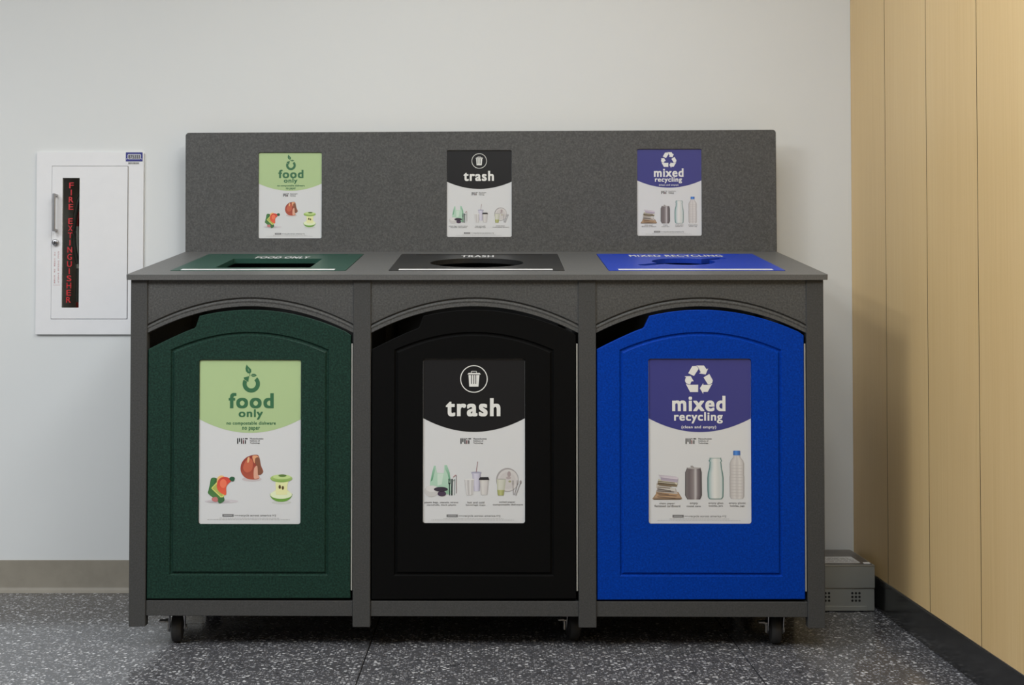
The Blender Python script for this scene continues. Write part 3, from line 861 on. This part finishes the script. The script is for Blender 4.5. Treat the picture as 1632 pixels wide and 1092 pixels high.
# casters
def caster(x, y, rz, first=[None]):
    if first[0] is None:
        f_ = MB()
        f_.box(-.036, .036, -.036, .036, .0975, .1030, .001)
        f_.cyl((0, 0, .0875), (0, 0, .0975), .024, n=20)
        for sx in (-1, 1):
            X = sx * .0205
            poly = [(-.030, .088), (.020, .088), (.012, .040), (.006, .028), (-.006, .028), (-.014, .040)]
            vs2 = [(X - .0012, py + .012, pz) for py, pz in poly] + [(X + .0012, py + .012, pz) for py, pz in poly]
            f_.raw(vs2, [tuple(range(6)), tuple(range(6, 12))] + [(i, (i + 1) % 6, 6 + (i + 1) % 6, 6 + i) for i in range(6)])
        f_.box(-.0215, .0215, -.02, .032, .0855, .0885)
        c0 = f_.build('caster', 'chrome', st)
        MB().lathe([(.012, -.0145), (.030, -.0145), (.0355, -.0125), (.0380, -.007), (.0385, 0), (.0380, .007), (.0355, .0125), (.030, .0145), (.012, .0145)], (0, .012, .0385), 'X', 36).build('wheel', 'rubber', c0, smooth=40)
        MB().lathe([(.004, -.0168), (.018, -.0168), (.025, -.0150), (.025, .0150), (.018, .0168), (.004, .0168)], (0, .012, .0385), 'X', 28).build('hub', 'hub_plastic', c0, smooth=40)
        MB().cyl((-.026, .012, .0385), (.026, .012, .0385), .005, n=10).cyl((-.0255, .012, .0385), (-.0215, .012, .0385), .008, n=6).cyl((.0255, .012, .0385), (.0215, .012, .0385), .008, n=6).build('axle_bolt', 'steel', c0)
        b_ = MB().box(-.034, -.0225, -.012, .022, .058, .062, .001)
        b_.box(-.0265, -.0225, .004, .020, .030, .060, .001).box(-.047, -.030, -.018, .002, .0605, .0655, .0015)
        b_.build('brake_lever', 'steel', c0)
        first[0] = c0; o = c0
    else:
        o = first[0].copy(); col.objects.link(o); o.parent = st
        for ch in first[0].children:
            c = ch.copy(); col.objects.link(c); c.parent = o
    o.location = (x, y, 0); o.rotation_euler = (0, 0, rz)
for x, y, a_ in ((-.8185, .070, .17), (.266, .100, .20), (.8125, .066, -.06), (-.8185, .52, .6), (.266, .52, -.5), (.8125, .52, 1.1)):
    caster(x, y, a_)

# ================================================================== FIRE EXTINGUISHER CABINET
fc = empty('extinguisher_cabinet', (-1.2615, YW, .832))
tag(fc, 'white recessed fire extinguisher cabinet with narrow glass window in wall', 'fire cabinet')
ox, oy, oz = -1.2615, YW, .832
def L(x, y, z): return (x - ox, y - oy, z - oz)
FY = YW - .010
fr_o = rrect(-1.4345 - ox, -1.0880 - ox, .8323 - oz, 1.4246 - oz, .002, 1)
fr_i = rrect(-1.3855 - ox, -1.1370 - ox, .8815 - oz, 1.3800 - oz, .001, 1)
MB().prism(fr_o, FY - oy, YW - .0005 - oy, [fr_i]).build('frame', 'white_paint', fc)
dr = MB().prism(rrect(-1.3840 - ox, -1.1388 - ox, .8832 - oz, 1.3785 - oz, .0015, 1), FY - .0015 - oy, FY + .012 - oy, [rrect(-1.3500 - ox, -1.2945 - ox, .9190 - oz, 1.3405 - oz, .001, 1)]).build('door', 'white_paint', fc)
tub = MB()
tub.box(EX0 + .001 - ox, EX1 - .001 - ox, .142, .145, EZ0 + .001 - oz, EZ1 - .001 - oz)
tub.box(EX0 + .001 - ox, EX0 + .003 - ox, .002, .145, EZ0 + .001 - oz, EZ1 - .001 - oz).box(EX1 - .003 - ox, EX1 - .001 - ox, .002, .145, EZ0 + .001 - oz, EZ1 - .001 - oz)
tub.box(EX0 + .001 - ox, EX1 - .001 - ox, .002, .145, EZ0 + .001 - oz, EZ0 + .003 - oz).box(EX0 + .001 - ox, EX1 - .001 - ox, .002, .145, EZ1 - .003 - oz, EZ1 - .001 - oz)
tub.build('tub', 'cabinet_tub', fc)
gl = MB().box(-1.3500 - ox, -1.2945 - ox, FY + .003 - oy, FY + .0055 - oy, .9190 - oz, 1.3405 - oz).build('window', 'clear_glass', dr)
# stacked red lettering on the glass
RED = (.62, .012, .02)
word = 'FIRE EXTINGUISHER'
zt, zb_ = 1.3275, .932
step = (zt - zb_) / len(word)
for i, ch in enumerate(word):
    if ch == ' ': continue
    pr = Print()
    cx = -1.3258 + .0065 * (.5 - i / 16.0)
    wch = .0035 if ch == 'I' else .0150
    z1_ = zt - i * step; pr.text(ch, cx - wch / 2 - ox, z1_ - .0015 - oz, cx + wch / 2 - ox, z1_ - step + .0030 - oz, RED, 1, .012)
    o = pr.build('window_letter', dr); o.location = (0, FY + .003 - oy, 0); o['label'] = 'red letter ' + ch
# instruction lettering on the door
pr = Print(); RB = alb(168, 92, 92)
for word, cx, zt, zb_ in (('IN CASE OF FIRE', -1.3730, 1.0995, .9965), ('PULL HANDLE FIRMLY', -1.3608, 1.1010, .9965)):
    step = (zt - zb_) / len(word)
    for i, ch in enumerate(word):
        if ch != ' ':
            wch = .0012 if ch == 'I' else .0036
            pr.text(ch, cx - wch / 2 - ox, zt - i * step - oz, cx + wch / 2 - ox, zt - (i + .72) * step - oz, RB, 1, .01)
pr.line([(-1.3775 - ox, .9925 - oz), (-1.3555 - ox, .9925 - oz)], .0012, alb(180, 150, 150), 1)
o = pr.build('door_lettering', dr); o.location = (0, FY - .0015 - oy, 0); o['label'] = 'tiny red stacked instruction lettering'
# pull handle and lock
h = MB(); hx = -1.3690 - ox; yb_ = FY - .0015 - oy
h.box(hx - .0045, hx + .0045, yb_ - .028, yb_ - .022, 1.1655 - oz, 1.2875 - oz, .001)
h.box(hx - .004, hx + .004, yb_ - .024, yb_, 1.2795 - oz, 1.2875 - oz, .0008).box(hx - .004, hx + .004, yb_ - .024, yb_, 1.1655 - oz, 1.1735 - oz, .0008)
ho = h.build('pull_handle', 'chrome', dr); ho['label'] = 'grey metal bar handle'
lk = MB().lathe([(.0005, -.011), (.007, -.011), (.0098, -.009), (.0105, -.003), (.0105, 0)], (-1.3705 - ox, yb_, 1.1305 - oz), 'Y', 28).build('lock', 'chrome', dr, smooth=40)
MB().box(-1.3720 - ox, -1.3690 - ox, yb_ - .0116, yb_ - .0106, 1.1255 - oz, 1.1355 - oz).build('key_slot', 'dark_inside', lk)
hb = MB().cyl((-1.1376 - ox, FY - .001 - oy, .8832 - oz), (-1.1376 - ox, FY - .001 - oy, 1.3785 - oz), .0012, n=8).build('door_hinge', 'chrome', dr)
# asset tag
at_ = MB().prism(rrect(-1.1458 - ox, -1.0905 - ox, 1.3835 - oz, 1.4244 - oz, .001, 2), FY - .0006 - oy, FY - .0001 - oy).build('asset_tag', 'white_paint', fc)
at_['label'] = 'blue and white numbered asset tag'
pr = Print()
NV = alb(28, 32, 110)
def rr(x0, x1, z0, z1, r): return [(p[0] - ox, p[1] - oz) for p in rrect(x0, x1, z0, z1, r, 3)]
pr.poly(rr(-1.1455, -1.0908, 1.3942, 1.4242, .0008), NV, 1)
pr.poly(rr(-1.1395, -1.0965, 1.4015, 1.4180, .003), alb(205, 206, 215), 2); pr.poly(rr(-1.1380, -1.0980, 1.4028, 1.4168, .0022), alb(150, 152, 160), 3)
pr.text('875333', -1.1372 - ox, 1.4160 - oz, -1.0988 - ox, 1.4036 - oz, alb(45, 42, 45), 4, .03)
pr.ell(-1.1425 - ox, 1.4025 - oz, .0012, .0018, alb(200, 200, 225), 2); pr.ell(-1.0938 - ox, 1.4025 - oz, .0014, .0014, alb(200, 200, 225), 2)
rnd = random.Random(3); x = -1.1370
while x < -1.1020:
    wd = rnd.choice((.0006, .0010, .0015)); pr.line([(x - ox, 1.3918 - oz), (x - ox, 1.3858 - oz)], wd, alb(70, 68, 58), 1); x += wd + rnd.choice((.0006, .0009))
o = pr.build('tag_print', at_); o.location = (0, FY - .0006 - oy, 0)

# the extinguisher standing in the tub
ex = empty('fire_extinguisher', (-1.2755, YW + .072, EZ0 + .0034))
tag(ex, 'red fire extinguisher with black hose behind the cabinet glass', 'fire extinguisher')
MB().lathe([(.02, 0), (.050, 0), (.053, .006), (.053, .335), (.048, .362), (.034, .384), (.020, .396), (.017, .415)], (0, 0, 0), 'Z', 40).build('cylinder', 'red_paint', ex, smooth=35)
lb = MB()
n_ = 20; vs_, fs = [], []
for i in range(n_ + 1):
    a_ = math.radians(-175 + 150 * i / n_)
    for z in (.175, .315): vs_.append((.0536 * math.cos(a_), .0536 * math.sin(a_), z))
lb.raw(vs_, [(2 * i, 2 * i + 2, 2 * i + 3, 2 * i + 1) for i in range(n_)])
o = lb.build('instruction_label', 'white_paint', ex, smooth=40); o['label'] = 'white printed instruction label'
MB().lathe([(.016, .412), (.020, .415), (.020, .440), (.012, .448)], (0, 0, 0), 'Z', 20).box(-.012, .012, -.05, .03, .452, .460, .001).box(-.010, .010, -.055, .02, .470, .476, .001).build('valve', 'chrome', ex, smooth=35)
hp = [(-.008, -.015, .435), (-.018, -.045, .428), (-.030, -.056, .400), (-.040, -.058, .350), (-.044, -.058, .290), (-.040, -.059, .235), (-.030, -.0585, .190)]
def catmull(pts, k=6):
    out_ = []
    P_ = [Vector(p) for p in pts]; P_ = [P_[0]] + P_ + [P_[-1]]
    for i in range(1, len(P_) - 2):
        for j in range(k):
            t = j / k; a_, b_, c_, d_ = P_[i - 1:i + 3]
            out_.append(.5 * ((2 * b_) + (-a_ + c_) * t + (2 * a_ - 5 * b_ + 4 * c_ - d_) * t * t + (-a_ + 3 * b_ - 3 * c_ + d_) * t ** 3))
    out_.append(P_[-1]); return out_
MB().tube(catmull(hp), .0070).build('hose', 'rubber', ex, smooth=60)
MB().cyl((-.031, -.0585, .196), (-.029, -.0585, .172), .0062, n=12).build('hose_collar', 'steel', ex)
MB().cyl((-.029, -.0585, .176), (-.031, -.0585, .066), .0075, .0085, n=16).build('nozzle', 'rubber', ex, smooth=40)

# ================================================================== METAL CASE ON THE FLOOR
BX0, BX1, BY0, BY1, BH = .955, 1.2000, .4393, .690, .1395
bc = empty('metal_case', ((BX0 + BX1) / 2, BY0, 0))
tag(bc, 'low grey metal equipment case on floor between waste station and wood wall', 'metal case')
cx_ = (BX0 + BX1) / 2
def bl(x): return x - cx_
lower = MB().box(bl(BX0), bl(BX1), 0, BY1 - BY0, .002, .0705, .0012)
lower.box(bl(BX0), bl(1.176), -.002, .004, .0025, .0168, .0006)
lower.build('lower_housing', 'case_metal', bc)
MB().box(bl(BX0) - .001, bl(BX1) + .0012, -.0012, BY1 - BY0, .0712, BH, .0014).build('cover', 'case_metal', bc)
MB().box(bl(BX0), bl(BX1) + .0012, -.0022, 0, BH - .0022, BH - .0006).box(bl(BX0), bl(BX1), -.0022, 0, .0700, .0714).build('edge_highlight', 'steel', bc)  # bright strips added as the highlights along top edge and seam
hole_mesh = None
for gx in (1.1435, 1.0515):
    for i in (-1, 0, 1):
        for j in (-1, 0, 1):
            x, z = bl(gx + i * .0108), .0440 + j * .0112
            if hole_mesh is None:
                o = MB().cyl((0, -.0004, 0), (0, .004, 0), .0036, n=14).build('vent_hole', 'case_hole', bc); hole_mesh = o.data
            else:
                o = bpy.data.objects.new('vent_hole', hole_mesh); col.objects.link(o); o.parent = bc
            o.location = (x, 0, z)
MB().box(bl(BX0) + .004, bl(BX1) - .004, .010, BY1 - BY0 - .004, BH, BH + .0012).build('top_plate', 'case_top', bc)
pl_ = MB().box(bl(.975), bl(1.166), .030, .125, BH + .0012, BH + .0018).build('paper_label', 'paper', bc)
pr = Print(); rnd = random.Random(11)
for r_ in range(6):
    x = .985
    while x < 1.15:
        l_ = rnd.uniform(.006, .02); pr.line([(bl(x), .045 + r_ * .012), (bl(x + l_), .045 + r_ * .012)], .0035, alb(110, 105, 98), 1); x += l_ + .004
pr.build('label_print', pl_, flat=True, base=BH + .0019)
MB().box(bl(1.172), bl(1.192), .012, .026, BH + .0012, BH + .004, .0008).build('silver_highlight', 'white_strip', bc)  # pale block put in as the silver highlight near the front edge
MB().box(bl(BX1) + .0005, bl(BX1) + .006, .02, .028, .070, .088, .001).box(bl(BX1) + .004, bl(BX1) + .007, .018, .030, .072, .104, .001).build('latch', 'steel', bc)
